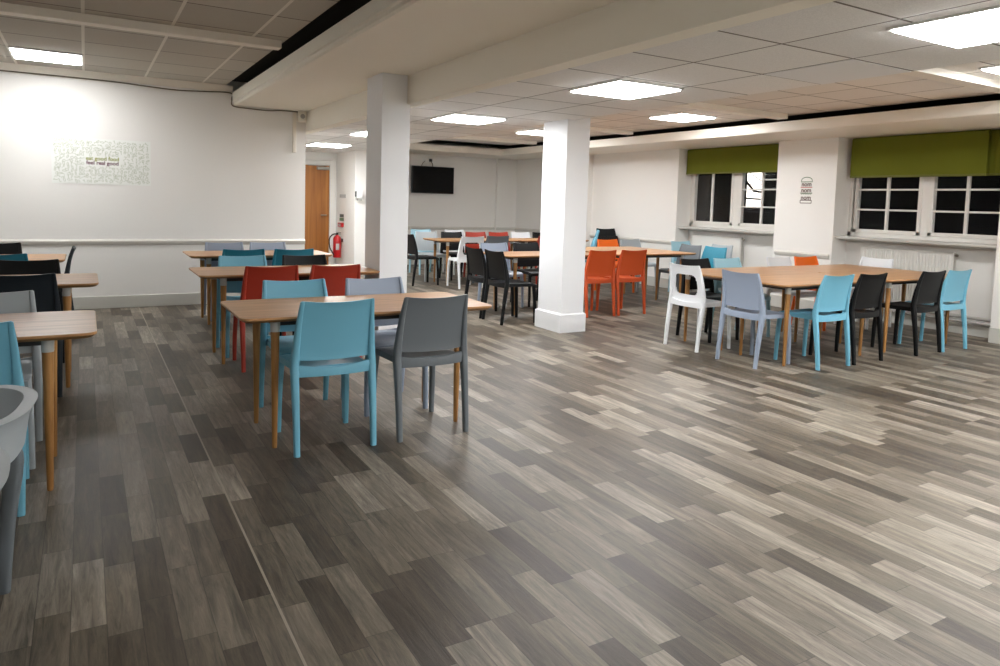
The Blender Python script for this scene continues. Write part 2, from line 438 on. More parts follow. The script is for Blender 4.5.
# ------------------------------------------------------------------ windows
def window(name, y0, y1, ztop, casements, sill_y):
    """casements: (ya, yb, mullions at y, horizontal bars z, bars in single lights)"""
    x0, x1 = 8.67, 8.735
    f = nb()
    bx(f, x0, x1, y0, y1, ZS, ZS+0.07, 0.004); bx(f, x0, x1, y0, y1, ztop, ztop+0.07, 0.004)
    bx(f, x0, x1, y0, y0+0.05, ZS, ztop+0.07, 0.004); bx(f, x0, x1, y1-0.05, y1, ZS, ztop+0.07, 0.004)
    root = struct(name, f, M['win'])
    prev = None
    for (ya, yb, ym, bars) in casements:
        s = nb()
        for a, b in ((ya, ya+0.045), (yb-0.045, yb)): bx(s, x0-0.012, x1-0.01, a, b, ZS+0.06, ztop+0.01, 0.004)
        bx(s, x0-0.012, x1-0.01, ya, yb, ZS+0.06, ZS+0.105, 0.004); bx(s, x0-0.012, x1-0.01, ya, yb, ztop-0.03, ztop+0.01, 0.004)
        so = obj('sash', s, M['win'], root)
        g = nb(); bx(g, x0+0.0, x0+0.03, ym-0.018, ym+0.018, ZS+0.1, ztop-0.02, 0.003)
        for (za, ba, bb) in bars: bx(g, x0+0.002, x0+0.028, ba, bb, za-0.011, za+0.011, 0.003)
        obj('glazing_bar', g, M['win'], so)
        for a, b in ((ya+0.04, ym-0.016), (ym+0.016, yb-0.04)):
            obj('pane', box(x0+0.012, x0+0.016, a, b, ZS+0.095, ztop-0.02), M['glass'], so)
        if prev is not None:
            obj('mullion', box(x0-0.005, x1, prev, ya, ZS+0.05, ztop+0.03, 0.004), M['win'], root)
        prev = yb
    sl = nb(); ring_loft(sl, [[(x, y, z) for x, z in ((8.67, ZS-0.03), (8.43, ZS-0.03), (8.415, ZS-0.022), (8.41, ZS-0.008), (8.42, ZS+0.004), (8.67, ZS+0.012))] for y in sill_y])
    obj('sill', sl, M['sill'], root)
    mo = nb(); bx(mo, 8.63, 8.66, sill_y[0]+0.01, sill_y[1]-0.01, ZS-0.065, ZS-0.03, 0.006)
    obj('sill_moulding', mo, M['sill'], root)
    return root
window('window_1', W1[0], W1[1], 1.93, [
    (6.72, 7.58, 7.17, [(1.385, 6.75, 7.55), (1.645, 6.75, 7.55), (1.79, 6.75, 7.17)]),
    (7.70, 8.55, 8.14, [])], W1)
window('window_2', W2[0], W2[1], 1.84, [
    (3.90, 4.74, 4.33, [(1.385, 3.93, 4.71), (1.64, 3.93, 4.71)]),
    (4.83, 5.69, 5.26, [(1.385, 4.86, 5.66), (1.64, 4.86, 5.66)])], W2)
# roller blinds
def blind(label, y0, y1, zb, x=8.53):
    t = thing('roller_blind', label, 'blind', (x, (y0+y1)/2, zb), 0, 'olive green roller blinds')
    hy = (y1-y0)/2; H = 2.296-zb
    fb = nb()
    nseg = 24
    rr = [[(0.004*math.sin(i*1.3)+0.0, -hy+2*hy*i/nseg, zz) for i in range(nseg+1)] for zz in (0.02, H-0.03)]
    va = [[fb.verts.new(p) for p in r] for r in rr]; vb = [[fb.verts.new((p[0]+0.003, p[1], p[2])) for p in r] for r in rr]
    for i in range(nseg):
        fb.faces.new((va[0][i], va[0][i+1], va[1][i+1], va[1][i])); fb.faces.new((vb[0][i+1], vb[0][i], vb[1][i], vb[1][i+1]))
        fb.faces.new((va[0][i+1], va[0][i], vb[0][i], vb[0][i+1])); fb.faces.new((va[1][i], va[1][i+1], vb[1][i+1], vb[1][i]))
    fb.faces.new((va[0][0], va[1][0], vb[1][0], vb[0][0])); fb.faces.new((va[1][-1], va[0][-1], vb[0][-1], vb[1][-1]))
    obj('fabric', fb, M['blind'], t, True)
    tb = nb(); tube(tb, [(0.03, -hy, H-0.03), (0.03, hy, H-0.03)], 0.027, 14); obj('roller_tube', tb, M['blind'], t, True)
    obj('bottom_bar', box(-0.007, 0.011, -hy, hy, 0.0, 0.024, 0.003), M['blindbar'], t)
blind('olive green roller blind over the smaller window left of the pier with the burger print', 6.79, 8.58, 1.885)
blind('dark end piece of olive green blind at the right edge of the picture', 3.87, 4.16, 1.79, 8.602)
blind('olive green roller blind over the window beside the ribbed radiator', 4.09, 5.69, 1.785)
# added glowing panel and bars for the bright patch in the left window
t = thing('glow_panel', 'added glowing panel with dark diagonal bars for the bright patch in the left window', 'window', (10.5, 8.84, 1.25))
obj('glow_face', box(0.02, 0.04, -0.27, 0.27, 0.12, 0.85), M['added_glow'], t)
f = nb(); bx(f, -0.02, 0.02, -0.46, -0.22, 0.06, 0.9); bx(f, -0.02, 0.02, 0.2, 0.32, 0.08, 0.88); bx(f, -0.02, 0.02, -0.27, 0.3, 0.06, 0.13)
obj('panel_surround', f, M['ext'], t)
f = nb(); tube(f, [(0, 0.22, 0.62), (0, 0.02, 0.43), (0, -0.25, 0.40)], 0.022, 6); tube(f, [(0, 0.22, 0.3), (0, -0.25, 0.28)], 0.018, 6); tube(f, [(0, 0.2, 0.8), (0, -0.22, 0.56)], 0.008, 6); tube(f, [(0, 0.24, 0.56), (0, -0.25, 0.55)], 0.008, 6)
obj('bar', f, M['ext'], t)
struct('wall_neighbour', bx(bx(bx(box(10.56, 10.7, 2.0, 14.0, -1, 1.3), 10.56, 10.7, 2.0, 8.54, 1.3, 4), 10.56, 10.7, 9.16, 14, 1.3, 4), 10.56, 10.7, 8.54, 9.16, 2.15, 4), M['ext'])

# ------------------------------------------------------------------ radiators
def radiator(label, y0, y1, ribbed):
    t = thing('radiator', label, 'radiator', (8.60, (y0+y1)/2, 0.26), 0, 'white panel radiators under the windows')
    hy = (y1-y0)/2; H = 0.66
    b = nb()
    if ribbed:
        n = int((y1-y0)/0.0365); pts = []
        for i in range(n):
            ya = -hy+0.02+i*(2*hy-0.04)/n; w = (2*hy-0.04)/n
            for q, xx in ((0.0, -0.030), (0.18, -0.042), (0.62, -0.042), (0.80, -0.030)): pts.append((xx, ya+w*q))
        pts = [(-0.03, -hy)]+pts+[(-0.03, hy), (-0.016, hy), (-0.016, -hy)]
        lo = [b.verts.new((x, y, 0.03)) for x, y in pts]; hi = [b.verts.new((x, y, H-0.03)) for x, y in pts]
        for i in range(len(pts)):
            j = (i+1) % len(pts); b.faces.new((lo[i], lo[j], hi[j], hi[i]))
        bmesh.ops.triangulate(b, faces=[b.faces.new(lo), b.faces.new(hi)])
        bx(b, -0.036, -0.014, -hy, hy, 0.0, 0.04, 0.004); bx(b, -0.036, -0.014, -hy, hy, H-0.04, H, 0.004)
    else:
        bx(b, -0.042, -0.016, -hy, hy, 0, H, 0.008)
    obj('front_panel', b, M['rad'], t)
    obj('back_panel', box(0.020, 0.034, -hy, hy, 0.0, H, 0.004), M['rad'], t)
    s = nb(); bx(s, -0.018, 0.024, -hy, -hy+0.012, 0.01, H-0.004, 0.003)
    obj('side_panel', s, M['radside'], t)
    s = nb(); bx(s, -0.018, 0.024, hy-0.012, hy, 0.01, H-0.004, 0.003)
    obj('side_panel', s, M['radside'], t)
    g = nb(); bx(g, -0.016, 0.022, -hy+0.014, hy-0.014, H-0.012, H-0.002)
    obj('top_grille', g, M['radside'], t)
    v = nb(); tube(v, [(0.0, -hy, H-0.035), (0.0, -hy-0.02, H-0.035), (0.0, -hy-0.035, H-0.035)], [0.012, 0.016, 0.014], 8)
    obj('bleed_valve', v, M['chrome'], t, True)
radiator('white radiator with vertical ribs under the right hand window', 4.38, 5.50, True)
radiator('flat white radiator under the left window behind the end chairs', 7.42, 8.42, False)
p = nb()
tube(p, [(8.58, 3.88, 0.205), (8.58, 5.74, 0.205)], 0.022, 10)
tube(p, [(8.58, 3.88, 0.15), (8.58, 5.74, 0.15)], 0.014, 10)
tag(obj('heating_pipe', p, M['pipe'], None, True), 'pair of heating pipes running along the wall below the ribbed radiator', 'pipe')

# ------------------------------------------------------------------ ceiling lights
LP = {}
def light(x, y, z, label, mat='lamp', g='square ceiling light panels'):
    if mat not in LP:
        t = thing('ceiling_light', label, 'light', (x, y, z), 0, g)
        f = nb()
        for a in ((-0.3, 0.3, -0.3, -0.285), (-0.3, 0.3, 0.285, 0.3), (-0.3, -0.285, -0.285, 0.285), (0.285, 0.3, -0.285, 0.285)): bx(f, *a, -0.014, -0.001)
        obj('frame', f, M['alu'], t)
        obj('diffuser', box(-0.284, 0.284, -0.284, 0.284, -0.022, -0.003, 0.004), M[mat], t)
        LP[mat] = t
    else:
        dup(LP[mat], (x, y, z), 0, label, g)
ML = 2.21
tag(obj('ceiling_tile', box(3.777, 4.364, 2.553, 3.160, 2.2065, 2.2099, 0.001), M['column']), 'single brighter white ceiling tile among the grey ones near the raised bay', 'tile')
light(3.48, 4.17, ML, 'square ceiling light panel nearest in front of the square column, in grey tiles')
light(3.56, 1.74, ML, 'large looking light panel at the top right, nearest the camera')
light(3.48, 6.67, ML, 'ceiling light panel above the black television between the two columns')
light(3.40, 9.10, ML, 'ceiling light panel half hidden by the column with the beam')
light(3.48, 11.6, ML, 'ceiling light panel in front of the wooden door')
light(-0.30, 8.40, 2.655, 'ceiling light panel above the wall print in the dark left bay', 'lamp_dim')
light(6.62, 6.78, 2.50, 'ceiling light panel just left of the olive blinds, in the raised bay')
light(6.42, 9.75, 2.50, 'small far ceiling light panel touching the left edge of the square column')
light(6.36, 2.72, 2.50, 'ceiling light panel cut off by the right edge of the picture')
light(3.5, -0.7, ML, 'ceiling light panel behind the camera in the middle bay')
light(6.4, -1.0, 2.50, 'added unseen fill light panel behind the camera in the raised bay by the windows')  # added unseen panel, fills the room from behind on the right
light(-0.9, -1.2, 2.655, 'added unseen fill light panel behind the camera in the left bay')  # added out of view to bounce light onto the left soffit
light(3.5, -2.0, ML, 'added unseen fill light panel by the rear wall behind the camera')  # extra unseen panel that lifts the general fill
light(6.4, 0.6, 2.50, 'added unseen fill light panel right of the picture in the raised bay')  # added outside the view to brighten the right half
light(-2.8, 8.0, 2.655, 'added unseen light panel left of the wall print, out of the picture', 'lamp_dim')  # extra unseen panel put in to light the left bay

# ------------------------------------------------------------------ tables
def make_table(label, x0, y0, group):
    L, D = 1.46, 0.70
    t = thing('dining_table', label, 'table', (x0+L/2, y0+D/2, 0), 0, group)
    b = nb()
    ring_loft(b, [[(x, y, z) for x, y in rrect(0, 0, L/2-i, D/2-i, 0.055-i*0.5, 5)] for i, z in ((0.0015, 0.708), (0, 0.7095), (0, 0.7185), (0.0015, 0.72))])
    tp = obj('tabletop', b, M['top'], t)
    b = nb()
    ring_loft(b, [[(x, y, z) for x, y in rrect(0, 0, L/2-i, D/2-i, 0.055-i*0.5, 5)] for i, z in ((0.03, 0.692), (0.018, 0.695), (0.001, 0.7079))])
    obj('table_edge', b, M['edge'], tp)
    f = nb(); lx, ly = L/2-0.19, D/2-0.115
    for sy in (-1, 1): bx(f, -lx, lx, sy*ly-0.012, sy*ly+0.012, 0.660, 0.692)
    for sx in (-1, 1): bx(f, sx*lx-0.012, sx*lx+0.012, -ly, ly, 0.660, 0.692)
    obj('underframe', f, M['steel'], t)
    for sx in (-1, 1):
        for sy in (-1, 1):
            l = nb(); tube(l, [(sx*lx, sy*ly, 0.0), (sx*lx, sy*ly, 0.012), (sx*lx, sy*ly, 0.40), (sx*lx, sy*ly, 0.632)], [0.0115, 0.0135, 0.019, 0.0235], 14)
            lo = obj('leg', l, M['legwood'], t, True)
            c = nb(); tube(c, [(sx*lx, sy*ly, 0.628), (sx*lx, sy*ly, 0.634), (sx*lx, sy*ly, 0.692)], [0.0236, 0.0252, 0.0262], 14)
            obj('collar', c, M['collar'], lo, True)
    return t
TG = 'oak topped dining tables'
T0 = None
def table(x0, y0, label):
    global T0
    if T0 is None: T0 = make_table(label, x0, y0, TG)
    else: dup(T0, (x0+0.73, y0+0.35, 0), 0, label, TG)
table(0.67, 3.67, 'oak topped table with tapered legs, nearest one in the middle of the room')
table(0.745, 5.76, 'oak table behind the two brick red chairs, second of the middle row')
table(0.90, 7.62, 'oak table by the back wall with grey chairs behind it, last of the middle row')
table(-1.42, 3.54, 'oak table nearest the camera at the left edge, pale end toward the aisle')
table(-1.385, 5.45, 'oak table at the left edge behind the charcoal chair, second of the left row')
table(-1.62, 7.38, 'oak table at far left under the dado rail with a chair at its end')
table(5.03, 3.87, 'oak table at right behind the middle blue chair, front left of joined four')
table(5.03, 4.575, 'oak table at right beside the white open back chair, rear left of four')
table(6.50, 3.87, 'oak table behind the rightmost black and blue chairs, front right of four')
table(6.50, 4.575, 'oak table in front of the orange chair facing us, rear right of four')
table(4.25, 7.08, 'oak table seen left of the square column with two black chairs at its end')
table(5.87, 7.08, 'oak table directly behind the two burnt orange chairs right of the square column')
table(5.87, 7.785, 'oak table in front of the bright orange chair, far half of a joined pair')
table(4.80, 10.04, 'distant oak table with pale legs below the black television')
table(6.28, 10.04, 'distant oak table left of the square column with red and white chairs behind')

# ------------------------------------------------------------------ chairs
def rect_tube(bm, path):
    """path rows: x, y, z, half width x, half depth y"""
    rings = []
    for x, y, z, hx, hy in path:
        rings.append([(px, py, z) for px, py in rrect(x, y, hx, hy, min(hx, hy)*0.7, 3)])
    return ring_loft(bm, rings)

def grid_shell(bm, fn, nu, nv, hole=None):
    """closed two-sided sheet; fn(u,v) -> (front point, back point); u,v in 0..1"""
    A = {}; B = {}
    for i in range(nu+1):
        for j in range(nv+1):
            f, b = fn(i/nu, j/nv)
            A[i, j] = bm.verts.new(f); B[i, j] = bm.verts.new(b)
    inside = lambda i, j: hole is not None and abs(((i+0.5)/nu-hole[0])/hole[1])**5+abs(((j+0.5)/nv-hole[2])/hole[3])**5 < 1
    valid = lambda i, j: 0 <= i < nu and 0 <= j < nv and not inside(i, j)
    for i in range(nu):
        for j in range(nv):
            if not valid(i, j): continue
            bm.faces.new((A[i, j], A[i+1, j], A[i+1, j+1], A[i, j+1]))
            bm.faces.new((B[i, j+1], B[i+1, j+1], B[i+1, j], B[i, j]))
            for (di, dj, p, q) in ((-1, 0, (i, j), (i, j+1)), (1, 0, (i+1, j+1), (i+1, j)), (0, -1, (i+1, j), (i, j)), (0, 1, (i, j+1), (i+1, j+1))):
                if not valid(i+di, j+dj):
                    bm.faces.new((A[p], A[q], B[q], B[p]))
    for v in [v for v in bm.verts if not v.link_faces]: bm.verts.remove(v)
    return bm

STILE = smooth_path([  # outer line of the rear leg and back stile: x, y, z, half x, half y
    (0.208, -0.242, 0.0, 0.0155, 0.016), (0.209, -0.222, 0.20, 0.0175, 0.019), (0.210, -0.195, 0.40, 0.021, 0.023),
    (0.209, -0.186, 0.46, 0.0225, 0.023), (0.204, -0.192, 0.56, 0.0185, 0.021), (0.195, -0.217, 0.70, 0.014, 0.016), (0.187, -0.248, 0.806, 0.0105, 0.011)], 4)
def stile_at(z):
    for a, b in zip(STILE, STILE[1:]):
        if a[2] <= z <= b[2]:
            t = (z-a[2])/(b[2]-a[2]); return [p+(q-p)*t for p, q in zip(a, b)]
    return list(STILE[-1])

def seat_bm(y0=-0.20, y1=0.21, hw0=0.185, hw1=0.205):
    b = nb()
    def fn(u, v):
        s = 2*u-1; y = y0+(y1-y0)*v
        w = hw0+(hw1-hw0)*v
        cr = 1-0.06*max(0, v-0.85)/0.15
        x = s*w*cr
        dish = -0.012*(1-s*s)*math.sin(PI*min(1, v*1.05))
        z = 0.455+dish-0.022*max(0, v-0.86)/0.14
        edge = max(abs(s), abs(2*v-1))
        th = 0.036 if abs(s) > 0.86 or v < 0.08 or v > 0.93 else 0.016
        z -= 0.006*max(0, (abs(s)-0.9)/0.1)
        return (x, y, z), (x, y, z-th)
    return grid_shell(b, fn, 16, 14)

def back_bm(zlo, zhi, nu=14, nv=12, hole=None, arch=0.014):
    b = nb()
    def fn(u, v):
        s = 2*u-1
        z = zlo+(zhi-zlo)*v
        z += (1-v)*(-0.010*(1-s*s))+v*(0.012*s*s-0.004)
        st = stile_at(min(z, 0.80))
        w = st[0]+0.004
        y = st[1]-arch*(1-s*s)*(0.4+0.6*v)
        th = 0.011 if v > 0.04 and v < 0.96 else 0.014
        if v > 0.97: y -= 0.003
        return (s*w, y+th/2, z), (s*w, y-th/2, z)
    return grid_shell(b, fn, nu, nv, hole)

def rail_bm():
    """curved rail joining the two stiles under the slot"""
    rings = []
    for i in range(17):
        s = -1+2*i/16
        x = s*0.208; y = -0.188-0.020*(1-s*s); zc = 0.438-0.012*(1-s*s)
        h = 0.023+0.010*s*s
        rings.append([(x, y-0.013, zc-h), (x, y+0.013, zc-h), (x, y+0.015, zc+h*0.4), (x, y+0.011, zc+h), (x, y-0.011, zc+h), (x, y-0.014, zc+h*0.4)])
    return ring_loft(nb(), rings)

def make_chair(mat, label, group, openback=False):
    t = thing('dining_chair', label, 'chair', (0, 0, 0), 0, group)
    obj('seat', seat_bm(), mat, t, True)
    if openback:
        br = obj('backrest', back_bm(0.455, 0.802, 48, 44, (0.5, 0.345, 0.475, 0.275), 0.012), mat, t, True)
    else:
        br = obj('backrest', back_bm(0.494, 0.802), mat, t, True)
    obj('back_rail', rail_bm(), mat, br, True)
    for s in (-1, 1):
        b = nb(); rect_tube(b, [(s*x, y, z, hx, hy) for x, y, z, hx, hy in STILE])
        obj('rear_leg', b, mat, t, True)
    for s in (-1, 1):
        b = nb(); rect_tube(b, smooth_path([(s*0.198, 0.196, 0.0, 0.015, 0.015), (s*0.196, 0.190, 0.22, 0.0165, 0.018), (s*0.188, 0.178, 0.40, 0.017, 0.020), (s*0.184, 0.172, 0.438, 0.017, 0.022)], 4))
        obj('front_leg', b, mat, t, True)
    return t
PROTO = {}
GC = 'plastic dining chairs around the tables'
def chair(kind, x, y, rz, label, z=0.0, openback=False, group=GC):
    k = (kind, openback)
    if k not in PROTO:
        t = make_chair(CH[kind], label, group, openback); t.location = (x, y, z); t.rotation_euler = (0, 0, math.radians(rz)); PROTO[k] = t
        return t
    return dup(PROTO[k], (x, y, z), math.radians(rz), label, group)

# rz 0: sitter faces +y (back to the camera); 180: faces the camera; -90: faces +x; 90: faces -x
F = [
 # middle row, nearest table
 ('blue', 1.138, 3.845, 0.5, 'sky blue chair with its back to us at the nearest middle table'),
 ('slate', 1.70, 3.835, 1, 'slate grey chair, back to us, right of the blue one at the nearest table'),
 ('blue', 1.16, 4.33, 180, 'sky blue chair facing us across the nearest middle table'),
 ('bluegrey', 1.69, 4.31, 180, 'blue grey chair facing us across the nearest middle table, beside the column'),
 # second table
 ('red', 1.235, 5.79, 0, 'brick red chair at the second middle table, left one of the pair'),
 ('red', 1.735, 5.78, 0, 'brick red chair at the second middle table, right one beside the column'),
 ('blue', 1.20, 6.30, 180, 'sky blue chair facing us behind the left brick red chair'),
 ('black', 1.745, 6.29, 180, 'black chair facing us just left of the column with the beam, below the door'),
 # third table
 ('teal', 1.36, 7.58, 0, 'teal chair at the last middle table, left one of two'),
 ('teal', 1.85, 7.56, 0, 'teal chair at the last middle table, right one below the door'),
 ('bluegrey', 1.345, 8.16, 180, 'blue grey chair against the back wall dado, left one of two'),
 ('bluegrey', 1.82, 8.16, 180, 'blue grey chair against the back wall dado, right one near the door'),
 # left row
 ('blue', -0.452, 3.66, 0, 'sky blue chair cut by the left edge at the nearest left table'),
 ('grey', -0.435, 4.18, 180, 'light grey chair facing us behind the nearest left table'),
 ('dark', -0.365, 5.57, 0, 'charcoal chair with rounded top at the second left table'),
 ('black', -0.375, 6.14, 180, 'black chair facing us behind the second left table'),
 ('teal', -0.615, 7.26, 0, 'teal chair at the farthest left table behind the black chair'),
 ('black', -0.75, 8.20, 180, 'black chair against the back wall at the farthest left table'),
 ('dark', -0.345, 7.73, 90, 'charcoal chair seen from its side at the end of the farthest left table'),
 # right group
 ('bluegrey', 5.13, 4.22, -90, 'blue grey chair at the left end of the right table group'),
 ('blue', 5.575, 4.00, 0, 'sky blue chair, back to us, at the middle front of the right tables'),
 ('black', 6.065, 4.00, 1, 'black chair just right of the middle sky blue chair at right'),
 ('black', 7.03, 4.00, 1, 'black chair at the right front, just left of the last blue chair'),
 ('blue', 7.50, 4.00, 0, 'sky blue chair at the far right end near the ribbed radiator'),
 ('black', 5.60, 5.20, 180, 'black chair facing us behind the white frame back chair'),
 ('pale', 6.075, 5.20, 180, 'pale blue chair facing us behind the right table group'),
 ('white', 6.93, 5.20, 180, 'white chair facing us left of the orange one by the pier'),
 ('orange', 7.41, 5.20, 180, 'orange chair facing us in front of the pier with the burger print'),
 ('white', 8.01, 5.08, 90, 'white chair at the end of the right tables in front of the ribbed radiator'),
 # centre group
 ('rust', 5.37, 6.95, 0, 'burnt orange chair right beside the square column'),
 ('rust', 5.855, 6.95, 0, 'burnt orange chair, second one from the square column'),
 ('black', 4.18, 7.32, -90, 'black chair at the table end left of the square column, farther one'),
 ('black', 4.18, 6.84, -90, 'black chair at the table end left of the square column, nearer one'),
 ('slate', 7.44, 7.56, 90, 'slate grey chair at the right table end behind the white frame back chair'),
 ('teal', 7.44, 7.09, 90, 'teal chair at the right table end below the left window'),
 ('bluegrey', 4.68, 7.90, 180, 'blue grey chair behind the black end chairs, facing us'),
 ('black', 5.18, 7.90, 180, 'black chair facing us at the left edge of the square column'),
 ('grey', 7.69, 8.68, 180, 'light grey chair against the panelled wall right of the chair stack'),
 ('pale', 8.26, 8.12, 180, 'pale blue chair below the left end of the left window sill'),
 ('grey', 8.02, 7.50, 90, 'light grey chair seen from its side beside the flat radiator'),
 # far group
 ('slate', 5.74, 10.10, 0, 'slate grey chair with its back to us at the distant tables'),
 ('red', 6.72, 10.10, 0, 'brick red chair touching the left edge of the square column, back to us'),
 ('grey', 5.06, 10.90, 180, 'grey chair at the distant table beside the column with the beam'),
 ('black', 5.54, 10.90, 180, 'black chair behind the distant table under the television, left of the white chairs'),
 ('red', 6.02, 10.90, 180, 'brick red chair facing us behind the distant tables, left of two'),
 ('red', 6.49, 10.90, 180, 'brick red chair facing us behind the distant tables, right of two'),
 ('white', 6.96, 10.90, 180, 'white chair facing us behind the distant tables, right of the red pair'),
 ('black', 7.43, 10.90, 180, 'black chair facing us at the far right of the distant tables'),
 ('black', 4.66, 10.40, -90, 'black chair half hidden by the column at the end of the distant table'),
 ('white', 6.02, 11.75, 180, 'white chair standing by the far wall below the television'),
 ('pale', 5.40, 11.9, 180, 'pale blue chair by the far wall behind the grey one'),
]
for kind, x, y, rz, lab in F:
    chair(kind, x, y, rz, lab)
chair('white', 5.165, 4.92, -90, 'white chair with a square opening in its back, at the right table group', openback=True)
chair('white', 5.17, 9.90, 0, 'white chair with a square opening in its back, at the distant table', openback=True)
# the stack in the corner beyond the square column
GS = 'chairs stacked by the far wall'
chair('orange', 7.18, 8.63, 180, 'bright orange chair facing us behind the burnt orange pair, below the black stack')
chair('black', 8.06, 9.70, 178, 'black chair at the bottom of the stack in the far corner', group=GS)
chair('black', 8.06, 9.79, 178, 'black chair on top of the stack in the far corner', z=0.125, group=GS)
chair('blue', 7.06, 9.44, 55, 'light blue chair seen edge on, lower one beside the black stack', group=GS)
chair('blue', 7.10, 9.41, 55, 'light blue chair stacked on another one, seen edge on by the far wall', z=0.125, group=GS)

# wraparound armchairs cut by the lower left edge
def make_armchair(label, x, y, rz, fx, fy):
    mat, leg = CH['grey'], CH['slate']
    t = thing('armchair', label, 'chair', (x, y, 0), math.radians(rz), 'grey armchairs at the lower left')
    obj('seat', seat_bm(-0.19, 0.22, 0.20, 0.215), mat, t, True)
    b = nb()
    # band: arms and back in one sweep, u along the sweep, v up
    def fn(u, v):
        a = PI*(1.0+u)  # from left arm round the back to right arm
        ex = math.cos(a); ey = math.sin(a)
        x = 0.265*math.copysign(abs(ex)**0.7, ex); y = -0.03-0.235*abs(ey)**0.8
        arm = max(0, 1-abs(ey)/0.45)
        y += 0.20*arm
        zt = 0.675-0.03*arm; zb = 0.53
        flare = 0.022*v
        n = Vector((ex, ey, 0)).normalized()
        z = zb+(zt-zb)*v
        th = 0.010+0.016*max(0, (v-0.75)/0.25)
        p = Vector((x, y, z))+n*flare
        return tuple(p-n*th/2), tuple(p+n*th)
    grid_shell(b, fn, 36, 6)
    obj('back_band', b, mat, t, True)
    for s in (-1, 1):
        b = nb(); rect_tube(b, smooth_path([(s*fx, -fy, 0.0, 0.016, 0.017), (s*(fx+0.225)/2, -(fy+0.205)/2, 0.22, 0.021, 0.023), (s*0.225, -0.215, 0.42, 0.028, 0.028), (s*0.215, -0.205, 0.50, 0.032, 0.022), (s*0.215, -0.225, 0.57, 0.035, 0.012)], 4))
        obj('rear_leg', b, leg, t, True)
        b = nb(); rect_tube(b, smooth_path([(s*0.235, 0.21, 0.0, 0.015, 0.016), (s*0.23, 0.19, 0.3, 0.019, 0.022), (s*0.235, 0.17, 0.45, 0.021, 0.028), (s*0.262, 0.14, 0.57, 0.012, 0.034)], 4))
        obj('front_leg', b, leg, t, True)
    return t
make_armchair('light grey armchair with a wraparound back beside the blue chair at the left edge', -0.455, 2.62, 84, 0.17, 0.19)
make_armchair('light grey armchair with a splayed slate leg in the lower left corner', -0.475, 1.985, 92, 0.225, 0.25)

# ------------------------------------------------------------------ things on the walls
t = thing('wall_print', 'rectangular wall print of small food drawings reading eat good food feel real good', 'poster', (0.18, 9.24, 1.415))
obj('backing', box(-0.49, 0.49, -0.006, 0.0, 0.0, 0.51), M['poster'], t)
dd = nb()
def stroke(bm, pts, w, y):
    """flat printed line in the x-z plane"""
    for (x0, z0), (x1, z1) in zip(pts, pts[1:]):
        dx, dz = x1-x0, z1-z0; l = math.hypot(dx, dz)
        if l < 1e-6: continue
        nx, nz = -dz/l*w/2, dx/l*w/2
        vs = [bm.verts.new(p) for p in ((x0+nx, y, z0+nz), (x1+nx, y, z1+nz), (x1-nx, y, z1-nz), (x0-nx, y, z0-nz))]
        bm.faces.new(vs)
rng = random.Random(3)
for i in range(25):
    for j in range(13):
        cx = -0.47+0.94*(i+0.5)/25+rng.uniform(-0.009, 0.009); cz = 0.02+0.47*(j+0.5)/13+rng.uniform(-0.009, 0.009)
        if -0.19 < cx < 0.19 and 0.205 < cz < 0.325: continue
        k = rng.randrange(5); a = rng.uniform(0, PI); r = rng.uniform(0.012, 0.018)
        ca, sa = math.cos(a), math.sin(a)
        T = lambda x, z: (cx+x*ca-z*sa, cz+x*sa+z*ca)
        if k == 0: pts = [T(r*1.3*math.cos(q*PI/6), r*0.5*math.sin(q*PI/6)) for q in range(13)]
        elif k == 1: pts = [T(r*0.8*math.cos(q*PI/5), r*0.8*math.sin(q*PI/5)) for q in range(11)]
        elif k == 2: pts = [T(-r*1.3, 0), T(r*0.4, 0), T(r*1.3, r*0.5), T(r*0.4, 0), T(r*1.3, -r*0.5)]
        elif k == 3: pts = [T(r*1.2*(q/5-1), r*0.6*math.sin(q*PI/5*1.0)) for q in range(11)]
        else: pts = [T(-r, -r*0.5), T(r, -r*0.5), T(r*0.7, r*0.6), T(-r*0.7, r*0.6), T(-r, -r*0.5)]
        stroke(dd, pts, 0.0042, -0.0072)
obj('doodle_pattern', dd, M['doodle'], t)
text_obj('green_lettering', 'eat good food', M['ogreen'], t, 0.058, (0.0, -0.0075, 0.287), (1, 0, 0), (0, 0, 1), 0.0012, 0.0008)
text_obj('maroon_lettering', 'feel real good', M['maroon'], t, 0.058, (0.0, -0.0075, 0.238), (1, 0, 0), (0, 0, 1), 0.0012, 0.0008)

# small burger-shaped sticker on the pier between the windows (faces -x)
t = thing('wall_sticker', 'small burger shaped wall lettering on the white pier between the windows', 'sticker', (8.37, 6.20, 1.44))
xx = -0.002
def stroke_y(bm, pts, w):
    for (y0, z0), (y1, z1) in zip(pts, pts[1:]):
        dy, dz = y1-y0, z1-z0; l = math.hypot(dy, dz)
        if l < 1e-6: continue
        ny, nz = -dz/l*w/2, dy/l*w/2
        vs = [bm.verts.new(p) for p in ((xx, y0+ny, z0+nz), (xx, y1+ny, z1+nz), (xx, y1-ny, z1-nz), (xx, y0-ny, z0-nz))]
        bm.faces.new(vs)
b = nb(); stroke_y(b, [(0.085*math.cos(q*PI/10), 0.295+0.062*math.sin(q*PI/10)**0.7) for q in range(11)]+[(0.085, 0.295)], 0.010)
obj('bun_outline', b, M['greenp'], t)
b = nb(); stroke_y(b, [(-0.09, 0.222), (0.09, 0.222)], 0.008); obj('red_line', b, M['redp'], t)
b = nb(); stroke_y(b, [(-0.09+0.18*q/20, 0.140+0.011*math.sin(q*1.7)) for q in range(21)], 0.012); obj('lettuce_line', b, M['greenp'], t)
b = nb(); stroke_y(b, [(-0.085, 0.012), (0.085, 0.012), (0.085, 0.05), (-0.085, 0.05), (-0.085, 0.012)], 0.009); obj('lower_bun_outline', b, M['brownp'], t)
